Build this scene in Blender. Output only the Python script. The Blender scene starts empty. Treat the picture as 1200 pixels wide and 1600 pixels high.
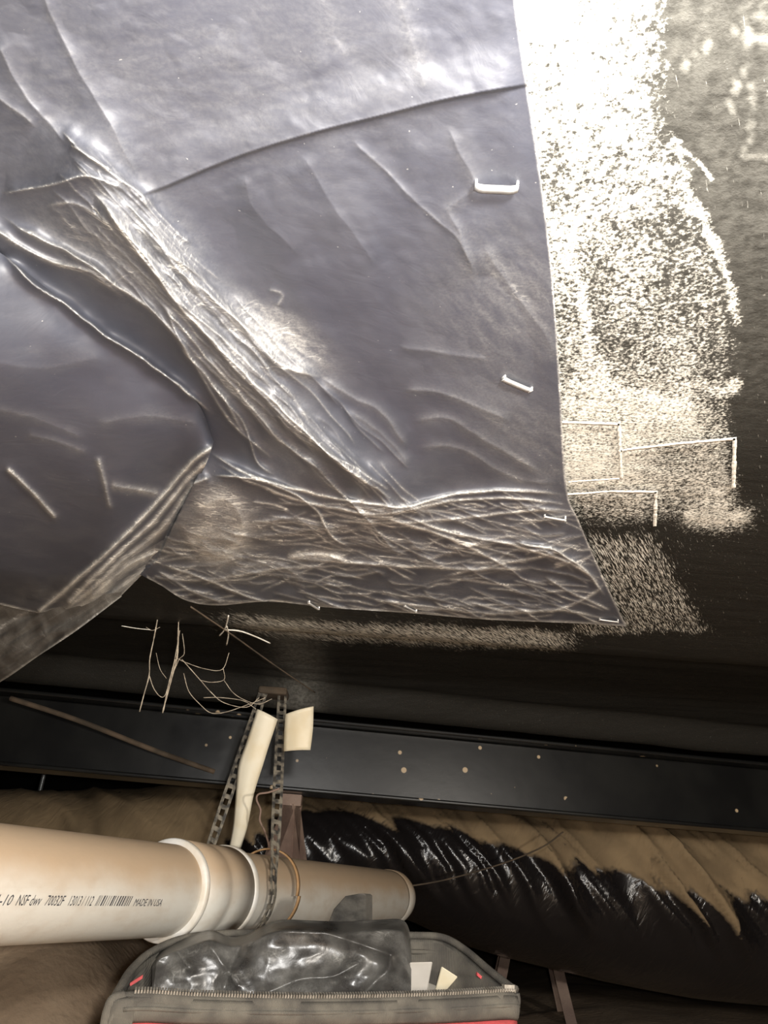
import bpy, bmesh, math, random
import numpy as np
from mathutils import Vector, Matrix

random.seed(4)
RNG = np.random.default_rng(11)
C = bpy.context.scene.collection
SC = bpy.context.scene

# ------------------------------------------------------------------ camera
PITCH, ROLL, CAMZ, FPX = math.radians(26), math.radians(4.3), 0.40, 1200.0
CAM = np.array([0, 0, CAMZ])
R0 = np.array([1.0, 0, 0]); F0 = np.array([0, math.cos(PITCH), math.sin(PITCH)]); U0 = np.array([0, -math.sin(PITCH), math.cos(PITCH)])
CR = math.cos(ROLL) * R0 + math.sin(ROLL) * U0
CU = math.cos(ROLL) * U0 - math.sin(ROLL) * R0
cam_d = bpy.data.cameras.new('camera'); cam = bpy.data.objects.new('camera', cam_d); C.objects.link(cam)
cam_d.sensor_fit = 'VERTICAL'; cam_d.sensor_height = 32; cam_d.lens = 24; cam_d.clip_start = 0.01
M = Matrix.Identity(4)
for i in range(3):
    M[i][0], M[i][1], M[i][2], M[i][3] = CR[i], CU[i], -F0[i], CAM[i]
cam.matrix_world = M
SC.camera = cam

# ------------------------------------------------------------------ light
w = bpy.data.worlds.new('world'); SC.world = w; w.use_nodes = True
w.node_tree.nodes['Background'].inputs[0].default_value = (1.0, 0.93, 0.85, 1)
w.node_tree.nodes['Background'].inputs[1].default_value = 0.02

def point_lamp(name, loc, watts, radius, col):
    d = bpy.data.lights.new(name, 'POINT'); d.energy = watts; d.shadow_soft_size = radius; d.color = col
    o = bpy.data.objects.new(name, d); o.location = loc; C.objects.link(o)
    return o
point_lamp('phone_flash', (0.03, -0.01, 0.408), 26, 0.012, (1.0, 0.975, 0.94))     # the phone's own flash
point_lamp('fill_lamp', (1.0, -0.55, 0.53), 70, 0.045, (1.0, 0.93, 0.84))        # added fill behind and right of the camera, softens the falloff
point_lamp('belly_fill', (0.12, 0.0, 0.60), 20, 0.03, (1.0, 0.97, 0.93))            # added unseen lamp close under the belly, brightens its near end
SC.view_settings.view_transform = 'Standard'; SC.view_settings.look = 'None'
SC.view_settings.gamma = 1; SC.view_settings.use_curve_mapping = False
SC.view_settings.exposure = 0.0

# ------------------------------------------------------------------ projection helpers
def ray(u, v):
    u = np.asarray(u, float); v = np.asarray(v, float)
    a = (u - 600) / FPX; b = (800 - v) / FPX
    return F0 + a[..., None] * CR + b[..., None] * CU
def at_d(u, v, d): return CAM + ray(u, v) * np.asarray(d, float)[..., None]
def at_z(u, v, z):
    r = ray(u, v); return CAM + r * ((np.asarray(z) - CAMZ) / r[..., 2])[..., None]
def at_y(u, v, y):
    r = ray(u, v); return CAM + r * (np.asarray(y) / r[..., 1])[..., None]
def proj(P):
    Q = np.asarray(P) - CAM
    d = Q @ F0
    d = np.where(d < 0.02, 0.02, d)
    return 600 + FPX * (Q @ CR) / d, 800 - FPX * (Q @ CU) / d

# ------------------------------------------------------------------ numpy noise
_T = RNG.random((256, 256))
def vnoise(x, y):
    xi = np.floor(x).astype(int); yi = np.floor(y).astype(int)
    fx = x - xi; fy = y - yi
    fx = fx * fx * (3 - 2 * fx); fy = fy * fy * (3 - 2 * fy)
    a = _T[xi & 255, yi & 255]; b = _T[(xi + 1) & 255, yi & 255]; c = _T[xi & 255, (yi + 1) & 255]; d = _T[(xi + 1) & 255, (yi + 1) & 255]
    return (a * (1 - fx) + b * fx) * (1 - fy) + (c * (1 - fx) + d * fx) * fy
def fbm(x, y, n=4):
    s = 0; a = .5; t = 0
    for i in range(n):
        s = s + a * vnoise(x * 2 ** i + 17.3 * i, y * 2 ** i + 5.1 * i); t += a; a *= .5
    return s / t
def sstep(a, b, x):
    t = np.clip((x - a) / (b - a), 0, 1); return t * t * (3 - 2 * t)
def poly_dist(U, V, pts):
    """distance of every (U,V) to a polyline, and the position 0..1 along it"""
    p = np.array(pts, float); best = np.full(U.shape, 1e9); par = np.zeros(U.shape)
    L = np.r_[0, np.cumsum(np.hypot(*np.diff(p, axis=0).T))]
    for i in range(len(p) - 1):
        d = p[i + 1] - p[i]; l2 = d @ d
        t = np.clip(((U - p[i, 0]) * d[0] + (V - p[i, 1]) * d[1]) / l2, 0, 1)
        dd = np.hypot(U - p[i, 0] - t * d[0], V - p[i, 1] - t * d[1])
        m = dd < best
        best[m] = dd[m]; par[m] = ((L[i] + t * (L[i + 1] - L[i])) / L[-1])[m]
    return best, par
def smooth_poly(pts, n=6):
    p = np.array(pts, float)
    if len(p) < 3: return p
    q = np.vstack([2 * p[0] - p[1], p, 2 * p[-1] - p[-2]]); out = []
    for i in range(1, len(q) - 2):
        for t in np.arange(n) / n:
            a, b, c, d = q[i - 1], q[i], q[i + 1], q[i + 2]
            out.append(.5 * (2 * b + (c - a) * t + (2 * a - 5 * b + 4 * c - d) * t * t + (3 * b - a - 3 * c + d) * t ** 3))
    out.append(p[-1]); return np.array(out)
def inside(U, V, poly):
    p = np.array(poly, float); r = np.zeros(U.shape, bool)
    for i in range(len(p)):
        x1, y1 = p[i]; x2, y2 = p[(i + 1) % len(p)]
        if y1 == y2: continue
        r ^= ((y1 > V) != (y2 > V)) & (U < (x2 - x1) * (V - y1) / (y2 - y1) + x1)
    return r

# ------------------------------------------------------------------ object helpers
def link(name, me, mat=None, parent=None):
    o = bpy.data.objects.new(name, me); C.objects.link(o)
    if mat: me.materials.append(mat)
    if parent: o.parent = parent
    return o
def tag(o, label=None, cat=None, group=None, kind=None):
    if label: o['label'] = label
    if cat: o['category'] = cat
    if group: o['group'] = group
    if kind: o['kind'] = kind
    return o
def empty(name, loc=(0, 0, 0), label=None, cat=None, group=None):
    """an Empty at the base of a thing; its parts are given in world coordinates and moved under it"""
    o = bpy.data.objects.new(name, None); C.objects.link(o); o.location = loc; o.empty_display_size = .05
    return tag(o, label, cat, group)
def part(name, me, mat, parent, smooth=True):
    o = link(name, me, mat, parent)
    root = parent
    off = Vector((0, 0, 0))
    while root: off += root.location; root = root.parent
    me.transform(Matrix.Translation(-off))
    if smooth: me.polygons.foreach_set('use_smooth', [True] * len(me.polygons))
    return o
def mesh(name, V, F, smooth=True):
    me = bpy.data.meshes.new(name)
    me.from_pydata([tuple(map(float, v)) for v in V], [], [tuple(map(int, f)) for f in F]); me.update()
    if smooth: me.polygons.foreach_set('use_smooth', [True] * len(me.polygons))
    return me
def grid_mesh(name, P, attrs=None, keep=None, thick=None):
    """P: (n,m,3) array of points -> quad mesh"""
    n, m = P.shape[:2]
    idx = np.arange(n * m).reshape(n, m)
    q = np.stack([idx[:-1, :-1], idx[:-1, 1:], idx[1:, 1:], idx[1:, :-1]], -1).reshape(-1, 4)
    if keep is not None: q = q[keep.reshape(-1)]
    me = bpy.data.meshes.new(name)
    me.vertices.add(n * m); me.vertices.foreach_set('co', P.reshape(-1).astype(np.float32))
    me.loops.add(len(q) * 4); me.loops.foreach_set('vertex_index', q.reshape(-1).astype(np.int32))
    me.polygons.add(len(q)); me.polygons.foreach_set('loop_start', np.arange(len(q), dtype=np.int32) * 4)
    me.polygons.foreach_set('loop_total', np.full(len(q), 4, np.int32))
    me.polygons.foreach_set('use_smooth', np.ones(len(q), bool))
    me.update(); me.validate()
    for k, a in (attrs or {}).items():
        at = me.attributes.new(k, 'FLOAT', 'POINT'); at.data.foreach_set('value', np.clip(a, 0, 4).reshape(-1).astype(np.float32))
    return me
class MB:
    def __init__(s): s.V = []; s.F = []
    def add(s, V, F):
        o = len(s.V); s.V += [tuple(v) for v in V]; s.F += [tuple(i + o for i in f) for f in F]
    def box(s, c, ax, ay, az):
        c, ax, ay, az = map(np.array, (c, ax, ay, az))
        V = [c + i * ax + j * ay + k * az for i in (-1, 1) for j in (-1, 1) for k in (-1, 1)]
        s.add(V, [(0, 1, 3, 2), (4, 6, 7, 5), (0, 4, 5, 1), (2, 3, 7, 6), (0, 2, 6, 4), (1, 5, 7, 3)])
    def tube(s, pts, r, n=8, caps=True):
        p = np.array(pts, float); k = len(p); r = np.broadcast_to(r, (k,))
        T = np.gradient(p, axis=0); T /= np.linalg.norm(T, axis=1)[:, None] + 1e-12
        a = np.array([0, 0, 1.0]) if abs(T[0, 2]) < .9 else np.array([1.0, 0, 0])
        V = []; N = np.cross(T[0], a); N /= np.linalg.norm(N)
        for i in range(k):
            N = N - T[i] * (N @ T[i]); N /= np.linalg.norm(N); B = np.cross(T[i], N)
            for j in range(n):
                t = 2 * math.pi * j / n; V.append(p[i] + r[i] * (math.cos(t) * N + math.sin(t) * B))
        F = [(i * n + j, i * n + (j + 1) % n, (i + 1) * n + (j + 1) % n, (i + 1) * n + j) for i in range(k - 1) for j in range(n)]
        if caps: F += [tuple(range(n))[::-1], tuple((k - 1) * n + j for j in range(n))]
        s.add(V, F)
    def ribbon(s, pts, W, N, thick):
        """flat strip: pts (k,3), W half-width vectors (k,3), N unit normals (k,3)"""
        p = np.array(pts); k = len(p); W = np.broadcast_to(W, p.shape); N = np.broadcast_to(N, p.shape)
        V = []
        for i in range(k):
            h = N[i] * thick / 2
            V += [p[i] - W[i] - h, p[i] + W[i] - h, p[i] + W[i] + h, p[i] - W[i] + h]
        F = [(i * 4 + j, i * 4 + (j + 1) % 4, (i + 1) * 4 + (j + 1) % 4, (i + 1) * 4 + j) for i in range(k - 1) for j in range(4)]
        F += [(3, 2, 1, 0), tuple((k - 1) * 4 + j for j in range(4))]
        s.add(V, F)
    def mesh(s, name, smooth=True):
        me = mesh(name, s.V, s.F, smooth)
        bm = bmesh.new(); bm.from_mesh(me); bmesh.ops.recalc_face_normals(bm, faces=bm.faces); bm.to_mesh(me); bm.free()
        return me
def lathe(prof, p0, ax, n=64):
    """profile [(t, r)] revolved about the line p0 + t*ax"""
    ax = np.array(ax); a = np.cross(ax, [0, 0, 1.0]); a /= np.linalg.norm(a); b = np.cross(a, ax)
    m = MB(); V = []
    for t, r in prof:
        for j in range(n):
            f = 2 * math.pi * j / n; V.append(p0 + t * ax + r * (math.cos(f) * a + math.sin(f) * b))
    F = [(i * n + j, i * n + (j + 1) % n, (i + 1) * n + (j + 1) % n, (i + 1) * n + j) for i in range(len(prof) - 1) for j in range(n)]
    m.add(V, F); return m

# ------------------------------------------------------------------ materials
def newmat(name):
    m = bpy.data.materials.new(name); m.use_nodes = True
    return m, m.node_tree, m.node_tree.nodes['Principled BSDF']
class NT:
    def __init__(s, nt): s.nt = nt
    def n(s, t, **kw):
        x = s.nt.nodes.new(t)
        for k, v in kw.items(): setattr(x, k, v)
        return x
    def l(s, a, b): s.nt.links.new(a, b)
    def coord(s, scale=(1, 1, 1), rot=(0, 0, 0)):
        g = s.n('ShaderNodeNewGeometry'); mp = s.n('ShaderNodeMapping')
        mp.vector_type = 'TEXTURE'; mp.inputs['Scale'].default_value = [1 / q for q in scale]; mp.inputs['Rotation'].default_value = rot
        s.l(g.outputs['Position'], mp.inputs['Vector']); return mp.outputs[0]
    def noise(s, scale, detail=4, vec=None, rough=.5, dist=0):
        x = s.n('ShaderNodeTexNoise'); x.inputs['Scale'].default_value = scale; x.inputs['Detail'].default_value = detail
        x.inputs['Roughness'].default_value = rough; x.inputs['Distortion'].default_value = dist
        s.l(vec if vec is not None else s.coord(), x.inputs['Vector']); return x.outputs['Fac']
    def attr(s, name):
        a = s.n('ShaderNodeAttribute'); a.attribute_name = name; return a.outputs['Fac']
    def math(s, op, a, b=None, clamp=False):
        x = s.n('ShaderNodeMath', operation=op, use_clamp=clamp)
        for i, q in enumerate((a, b)):
            if q is None: continue
            if isinstance(q, (int, float)): x.inputs[i].default_value = q
            else: s.l(q, x.inputs[i])
        return x.outputs[0]
    def ramp(s, fac, a, b, lo=0.0, hi=1.0):
        x = s.n('ShaderNodeMapRange', interpolation_type='SMOOTHSTEP'); s.l(fac, x.inputs[0])
        for i, v in enumerate((a, b, lo, hi)): x.inputs[i + 1].default_value = v
        return x.outputs[0]
    def mix(s, fac, a, b):
        x = s.n('ShaderNodeMix', data_type='RGBA')
        if isinstance(fac, (int, float)): x.inputs[0].default_value = fac
        else: s.l(fac, x.inputs[0])
        for i, q in ((6, a), (7, b)):
            if isinstance(q, tuple): x.inputs[i].default_value = (*q[:3], 1)
            else: s.l(q, x.inputs[i])
        return x.outputs[2]
    def bump(s, h, strength, dist, prev=None):
        x = s.n('ShaderNodeBump'); x.inputs['Strength'].default_value = strength; x.inputs['Distance'].default_value = dist
        s.l(h, x.inputs['Height'])
        if prev is not None: s.l(prev, x.inputs['Normal'])
        return x.outputs[0]
def simple(name, c1, c2=None, scale=40, rough=.6, bump=0, bscale=200, metal=0, spec=.5, detail=5):
    m, nt, p = newmat(name); t = NT(nt)
    col = t.mix(t.ramp(t.noise(scale, detail), .35, .65), c1, c2 or c1)
    t.l(col, p.inputs['Base Color']); p.inputs['Roughness'].default_value = rough; p.inputs['Metallic'].default_value = metal
    p.inputs['Specular IOR Level'].default_value = spec
    if bump: t.l(t.bump(t.noise(bscale, 4), 1, bump), p.inputs['Normal'])
    return m

DUST = (.63, .615, .56)
def mat_sheet(name, base=(.036, .039, .054), film=.016, rough=.56, wr=.0003, spec=.9):
    """black polythene: a base, a thin even film of dust, and the dust that the 'dust' attribute carries along creases"""
    m, nt, p = newmat(name); t = NT(nt)
    d = t.attr('dust')
    fine = t.noise(520, 3, rough=.7)
    med = t.noise(16, 4, t.coord((1, 2.2, 1), (0, 0, 1.2)))
    k = t.math('MULTIPLY', d, t.ramp(fine, .25, .75, .45, 1.35))
    f = t.math('MULTIPLY', t.ramp(med, .35, .75), film)
    speck = t.ramp(t.noise(330, 1), .78, .83, 0, .25)
    cn = t.noise(1, 3, t.coord((20, 62, 20), (0, 0, .22)), .55, .6); cn2 = t.noise(1, 2, t.coord((34, 110, 20), (0, 0, -.12)), .5, .4)
    hair = t.math('MAXIMUM', t.ramp(t.math('ABSOLUTE', t.math('SUBTRACT', cn, .5)), 0, .016, 1, 0), t.ramp(t.math('ABSOLUTE', t.math('SUBTRACT', cn2, .52)), 0, .020, .7, 0))
    hair = t.math('MULTIPLY', t.math('MULTIPLY', hair, t.ramp(d, .03, .30)), t.ramp(t.noise(45, 3), .35, .65, 0, .85))
    tot = t.math('ADD', t.math('ADD', t.math('ADD', k, f), hair), speck, True)
    t.l(t.mix(tot, base, DUST), p.inputs['Base Color'])
    t.l(t.ramp(tot, 0, .6, rough, .85), p.inputs['Roughness'])
    p.inputs['Specular IOR Level'].default_value = spec
    b = t.bump(t.noise(34, 5, t.coord((1, 1.6, 1), (0, 0, .4)), .55, 1.5), 1, wr)
    b = t.bump(t.noise(420, 2), 1, .00005, b)
    t.l(b, p.inputs['Normal'])
    return m
M_sheet = mat_sheet('blue_black_polythene')
M_lobe = M_sheet
M_old = mat_sheet('old_brown_polythene', (.035, .028, .022), .12, .55)

m, nt, p = newmat('dusty_belly_fabric'); t = NT(nt); M_belly = m
d = t.attr('dust'); s_ = t.attr('streak')
n1 = t.noise(430, 3, rough=.65); n2 = t.noise(150, 3, rough=.6); n3 = t.noise(1, 3, t.coord((75, 950, 60), (0, 0, 1.05)), .6)
sp = t.math('ADD', t.math('MULTIPLY', n1, .72), t.math('MULTIPLY', n2, .28))
thr = t.math('SUBTRACT', .93, t.math('MULTIPLY', d, .58))
k = t.ramp(t.math('ADD', t.math('MULTIPLY', t.math('SUBTRACT', sp, .5), 2.6), d), .30, 1.02)
k2 = t.ramp(t.math('ADD', t.math('MULTIPLY', t.math('SUBTRACT', n3, .5), 2.6), s_), .74, 1.15, 0, .8)
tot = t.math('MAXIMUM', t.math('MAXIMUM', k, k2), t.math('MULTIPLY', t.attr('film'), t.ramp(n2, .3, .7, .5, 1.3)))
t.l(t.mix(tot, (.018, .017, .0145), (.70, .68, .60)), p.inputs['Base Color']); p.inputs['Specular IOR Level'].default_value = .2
t.l(t.ramp(tot, 0, .5, .48, .9), p.inputs['Roughness'])
b = t.bump(t.noise(26, 4, t.coord((.6, 2.4, 1))), 1, .0016)
t.l(t.bump(n1, 1, .0006, b), p.inputs['Normal'])

M_line = simple('white_dust', (.80, .78, .70), (.5, .48, .42), 300, .9)
M_staple = simple('galvanised_steel', (.80, .80, .78), (.66, .66, .64), 90, .35, metal=.6)
M_beam_ = newmat('black_painted_steel'); M_beam, nt, p = M_beam_; t = NT(nt)
vo = t.n('ShaderNodeTexVoronoi'); vo.inputs['Scale'].default_value = 21; t.l(t.coord(), vo.inputs['Vector'])
sz = t.n('ShaderNodeSeparateColor'); t.l(vo.outputs['Color'], sz.inputs[0])
spk = t.ramp(t.math('SUBTRACT', vo.outputs['Distance'], t.math('MULTIPLY', sz.outputs[0], .16)), -.03, .01, 1, 0)
t.l(t.mix(spk, t.mix(t.ramp(t.noise(9, 5), .35, .7), (.006, .006, .006), (.012, .012, .011)), (.50, .38, .24)), p.inputs['Base Color'])
p.inputs['Roughness'].default_value = .31; p.inputs['Specular IOR Level'].default_value = .30; t.l(t.bump(t.noise(30, 3), 1, .0002), p.inputs['Normal'])

m, nt, p = newmat('dirt'); t = NT(nt); M_dirt = m
t.l(t.mix(t.ramp(t.noise(6, 6), .3, .7), (.34, .24, .155), (.48, .355, .24)), p.inputs['Base Color'])
p.inputs['Roughness'].default_value = .95; t.l(t.bump(t.noise(60, 6), 1, .004), p.inputs['Normal'])

m, nt, p = newmat('dusty_white_pvc'); t = NT(nt); M_pvc = m
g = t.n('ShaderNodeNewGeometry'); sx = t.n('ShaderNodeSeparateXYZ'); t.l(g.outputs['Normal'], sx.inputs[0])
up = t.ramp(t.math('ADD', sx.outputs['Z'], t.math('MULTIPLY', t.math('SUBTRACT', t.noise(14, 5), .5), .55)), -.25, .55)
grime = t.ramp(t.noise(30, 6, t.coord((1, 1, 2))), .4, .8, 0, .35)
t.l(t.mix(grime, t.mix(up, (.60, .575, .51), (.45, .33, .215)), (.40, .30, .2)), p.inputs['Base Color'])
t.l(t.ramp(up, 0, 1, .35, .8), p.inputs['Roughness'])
t.l(t.bump(t.noise(220, 3), 1, .00015), p.inputs['Normal'])
M_pvcrim = simple('clean_white_pvc', (.82, .80, .75), (.66, .60, .50), 25, .4)
M_ink = simple('black_ink', (.03, .03, .035), (.05, .05, .06), 300, .6)

m, nt, p = newmat('dusty_black_duct_wrap'); t = NT(nt); M_duct = m
d = t.attr('dust')
k = t.ramp(t.math('ADD', d, t.math('MULTIPLY', t.math('SUBTRACT', t.noise(70, 5), .5), .35)), .25, .75)
t.l(t.mix(k, (.014, .012, .012), t.mix(t.ramp(t.noise(12, 5), .3, .7), (.33, .235, .13), (.24, .17, .095))), p.inputs['Base Color'])
t.l(t.ramp(k, 0, .7, .2, .95), p.inputs['Roughness'])
b = t.bump(t.noise(18, 4, t.coord((2.4, 1, .7), (0, .45, 0)), .5, 1.2), 1, .003)
t.l(b, p.inputs['Normal'])

M_strap = simple('dusty_black_hanger_strap', (.05, .047, .042), (.25, .22, .17), 90, .5)
M_strip = simple('cream_plastic', (.80, .74, .58), (.72, .62, .42), 16, .5)
M_tan = simple('tan_cord', (.50, .30, .14), (.38, .22, .10), 40, .6)
M_rust = simple('brown_primer_steel', (.20, .13, .10), (.30, .21, .16), 18, .65, .0006)
M_web = simple('cobweb_dust', (.50, .43, .33), (.30, .25, .19), 120, .95)
M_webwhite = simple('white_fibre', (.8, .78, .7), (.6, .56, .48), 120, .9)
M_wood = simple('old_dark_wood', (.12, .085, .055), (.06, .045, .03), 20, .9)
M_black = simple('black_skirting', (.018, .016, .015), (.03, .026, .022), 6, .8)
m, nt, p = newmat('dusty_black_canvas'); t = NT(nt); M_canvas = m
wv = t.n('ShaderNodeTexWave'); wv.inputs['Scale'].default_value = 260; t.l(t.coord(), wv.inputs['Vector'])
t.l(t.mix(t.ramp(t.noise(35, 6), .3, .75), (.075, .068, .058), (.155, .14, .112)), p.inputs['Base Color'])
p.inputs['Roughness'].default_value = .9; t.l(t.bump(wv.outputs['Fac'], .6, .0006), p.inputs['Normal'])
M_red = simple('red_canvas', (.52, .07, .075), (.40, .06, .06), 60, .8, .0004, 500)
M_lining = simple('pale_lining', (.46, .42, .36), (.34, .31, .26), 20, .85)
M_card = simple('pale_card', (.62, .58, .52), (.5, .46, .40), 14, .8)
M_zip = simple('grey_metal_zip', (.38, .35, .30), (.22, .20, .17), 100, .45, metal=.4)
M_crumple = mat_sheet('crumpled_black_film', (.020, .018, .017), .14, .27, .0006, .6)
M_plate = simple('dull_black_rubber', (.030, .028, .025), (.085, .078, .066), 45, .6, .0008, 160)

# ------------------------------------------------------------------ the belly (ceiling) of old dusty black fabric
Z0 = .735
def axis(pts):                                             # piecewise spacing: [(start, step), ..., (end, 0)]
    out = []
    for (a, s), (b, _) in zip(pts[:-1], pts[1:]):
        out += list(np.arange(a, b - 1e-6, s))
    return np.array(out + [pts[-1][0]])
BEAM_Z0, BEAM_Z1 = .575, .735
bl = at_z(0, 1196, BEAM_Z0); br = at_z(1200, 1301, BEAM_Z0)
bdir = (br - bl) / np.linalg.norm(br - bl)
print('beam', bl, br)
def beam_y(x): return bl[1] + (x - bl[0]) * bdir[1] / bdir[0]

X = axis([(-3, .1), (-.7, .012), (-.1, .003), (.95, .02), (1.6, .1), (3, 0)])
Y = axis([(-2.0, .15), (.05, .003), (1.3, .006), (2.2, 0)])
GX, GY = np.meshgrid(X, Y)
by = beam_y(GX) - .05
yy = np.minimum(GY, by)                                     # the sheet ends at the beam's edge
rise = .085 * sstep(1.10, 1.40, yy) * (1 - sstep(by - .30, by - .06, yy)) + .055 * sstep(by - .30, by - .08, yy) * (1 - sstep(by - .06, by - .005, yy))
GZ = Z0 + .004 + rise + .006 * (fbm(GX * 5, yy * 7) - .5) + .006 * sstep(1.1, 1.3, yy) * (fbm(GX * 3, yy * 30, 3) - .5)
PU, PV = proj(np.stack([GX, yy, GZ], -1))
strip = [(700, -2500), (1120, -2500), (1075, -300), (1040, 60), (1052, 170), (1085, 260), (1110, 350), (1140, 430), (1165, 540), (1150, 640), (1168, 760), (1165, 832), (1020, 828), (900, 835), (700, 835)]
jit = 26 * (fbm(PU / 22, PV / 22, 3) - .5)
ins = inside(PU + jit, PV + jit * .7, strip)
bd, _ = poly_dist(PU, PV, strip + strip[:1])
sg = np.where(ins, bd, -bd)
dust = -.25 + .80 * sstep(-22 - 40 * sstep(300, 60, PV), 34 + 30 * sstep(300, 60, PV), sg) + .10 * sstep(30, 90, sg)
dust += np.where(ins, .22 * sstep(300, -60, PV), 0)                                    # higher dust value towards the top of the strip
dust += .5 * (fbm(PU / 70 + 3, PV / 90, 4) - .5) * ins
dust *= np.where(ins & inside(PU, PV, [(900, 350), (1090, 330), (1130, 560), (1120, 640), (960, 600), (905, 460)]), .86, 1)
def stroke(D, pts, wpx, val, jitter=0.0):
    dd, _ = poly_dist(PU + jitter * jit, PV, smooth_poly(pts))
    D[:] = np.maximum(D, val * np.exp(-(dd / wpx) ** 2))
stroke(dust, [(850, 310), (862, 360), (880, 400), (905, 440), (915, 490), (925, 560), (950, 600), (930, 620), (888, 632)], 13, .80, .6)
stroke(dust, [(1050, 210), (1075, 300), (1110, 370), (1135, 420), (1150, 500)], 11, .78, .8)
stroke(dust, [(1060, 230), (1095, 255), (1110, 280), (1100, 262)], 4, .95)
stroke(dust, [(1090, 600), (1130, 612), (1150, 600)], 16, .72, 1.0)
stroke(dust, [(1080, 805), (1120, 812), (1155, 808)], 24, .75, .5)
film_and_highlight = .045 * sstep(760, 500, PV) + .06 * sstep(700, 0, PV) * fbm(PU / 60, PV / 90, 3)
for pts in ([(1170, 40), (1168, 110), (1175, 160), (1165, 245)], [(1200, 60), (1165, 62)], [(1200, 150), (1172, 152)], [(1198, 245), (1165, 246)], [(1200, 20), (1120, 60), (1060, 110)], [(1150, 120), (1140, 190)]):
    stroke(film_and_highlight, pts, 4, .26, .8)
streak = .42 * sstep(560, 680, PV) * sstep(500, 560, PU) * sstep(1150, 1060, PU - jit)
fan = sstep(800, 850, PV) * sstep(880, 900, PU) * sstep(-20, 25, 1108 - PU + (PV - 970) * .55 + jit)
streak = np.maximum(streak, .82 * fan) * sstep(1004, 984, PV + jit * .5)
furline = np.interp(PU, [200, 330, 480, 640, 900, 1000], [925, 968, 985, 992, 1000, 985])
streak = np.maximum(streak, .95 * sstep(34, 6, np.abs(PV - furline + jit * .4)) * sstep(230, 420, PU) * sstep(960, 860, PU))
streak = np.maximum(streak, .30 * sstep(1060, 1000, PV) * sstep(300, 500, PU))
near = sstep(.0, .25, GY + 1e-3)
stroke(film_and_highlight, [(455, 1005), (470, 1045), (465, 1095)], 34, .13, 1.0)  # highlight of the lit folds by the hanger, painted into the film value
me = grid_mesh('ceiling', np.stack([GX, yy, GZ], -1), {'dust': dust, 'streak': streak, 'film': film_and_highlight})
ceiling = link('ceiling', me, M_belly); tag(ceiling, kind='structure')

def ceil_z(u, v): return Z0 + .001
def dust_line(pts, wid):
    p = smooth_poly(pts, 10); p = p + np.stack([np.zeros(len(p)), 1.2 * (fbm(p[:, 0] / 9, p[:, 1] / 9, 2) - .5)], 1)
    Q = at_z(p[:, 0], p[:, 1], Z0 - .0005); T = np.gradient(Q, axis=0); T /= np.linalg.norm(T, axis=1)[:, None]
    S = np.cross(T, [0, 0, 1.0]) * (wid / 2 * (.45 + .8 * fbm(p[:, 0] / 5 + 9, p[:, 1] / 5, 2)))[:, None]
    mb = MB(); mb.ribbon(Q, S, np.array([0, 0, 1.0]), .0008)
    part('crease_line', mb.mesh('crease_line'), M_line, ceiling)
def dense(a, b, n=8): return [tuple(np.array(a) + (np.array(b) - np.array(a)) * i / n) for i in range(n + 1)]
for a, b, wd in (((878, 660), (968, 663), .0038), ((967, 660), (971, 748), .003), ((968, 748), (888, 753), .0014),
                 ((970, 704), (1062, 693), .0035), ((1062, 693), (1149, 686), .0042), ((1148, 684), (1146, 762), .0036),
                 ((886, 773), (955, 768), .0036), ((955, 768), (1026, 769), .0048), ((1025, 768), (1023, 822), .0036)):
    dust_line(dense(a, b), wd)

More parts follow.
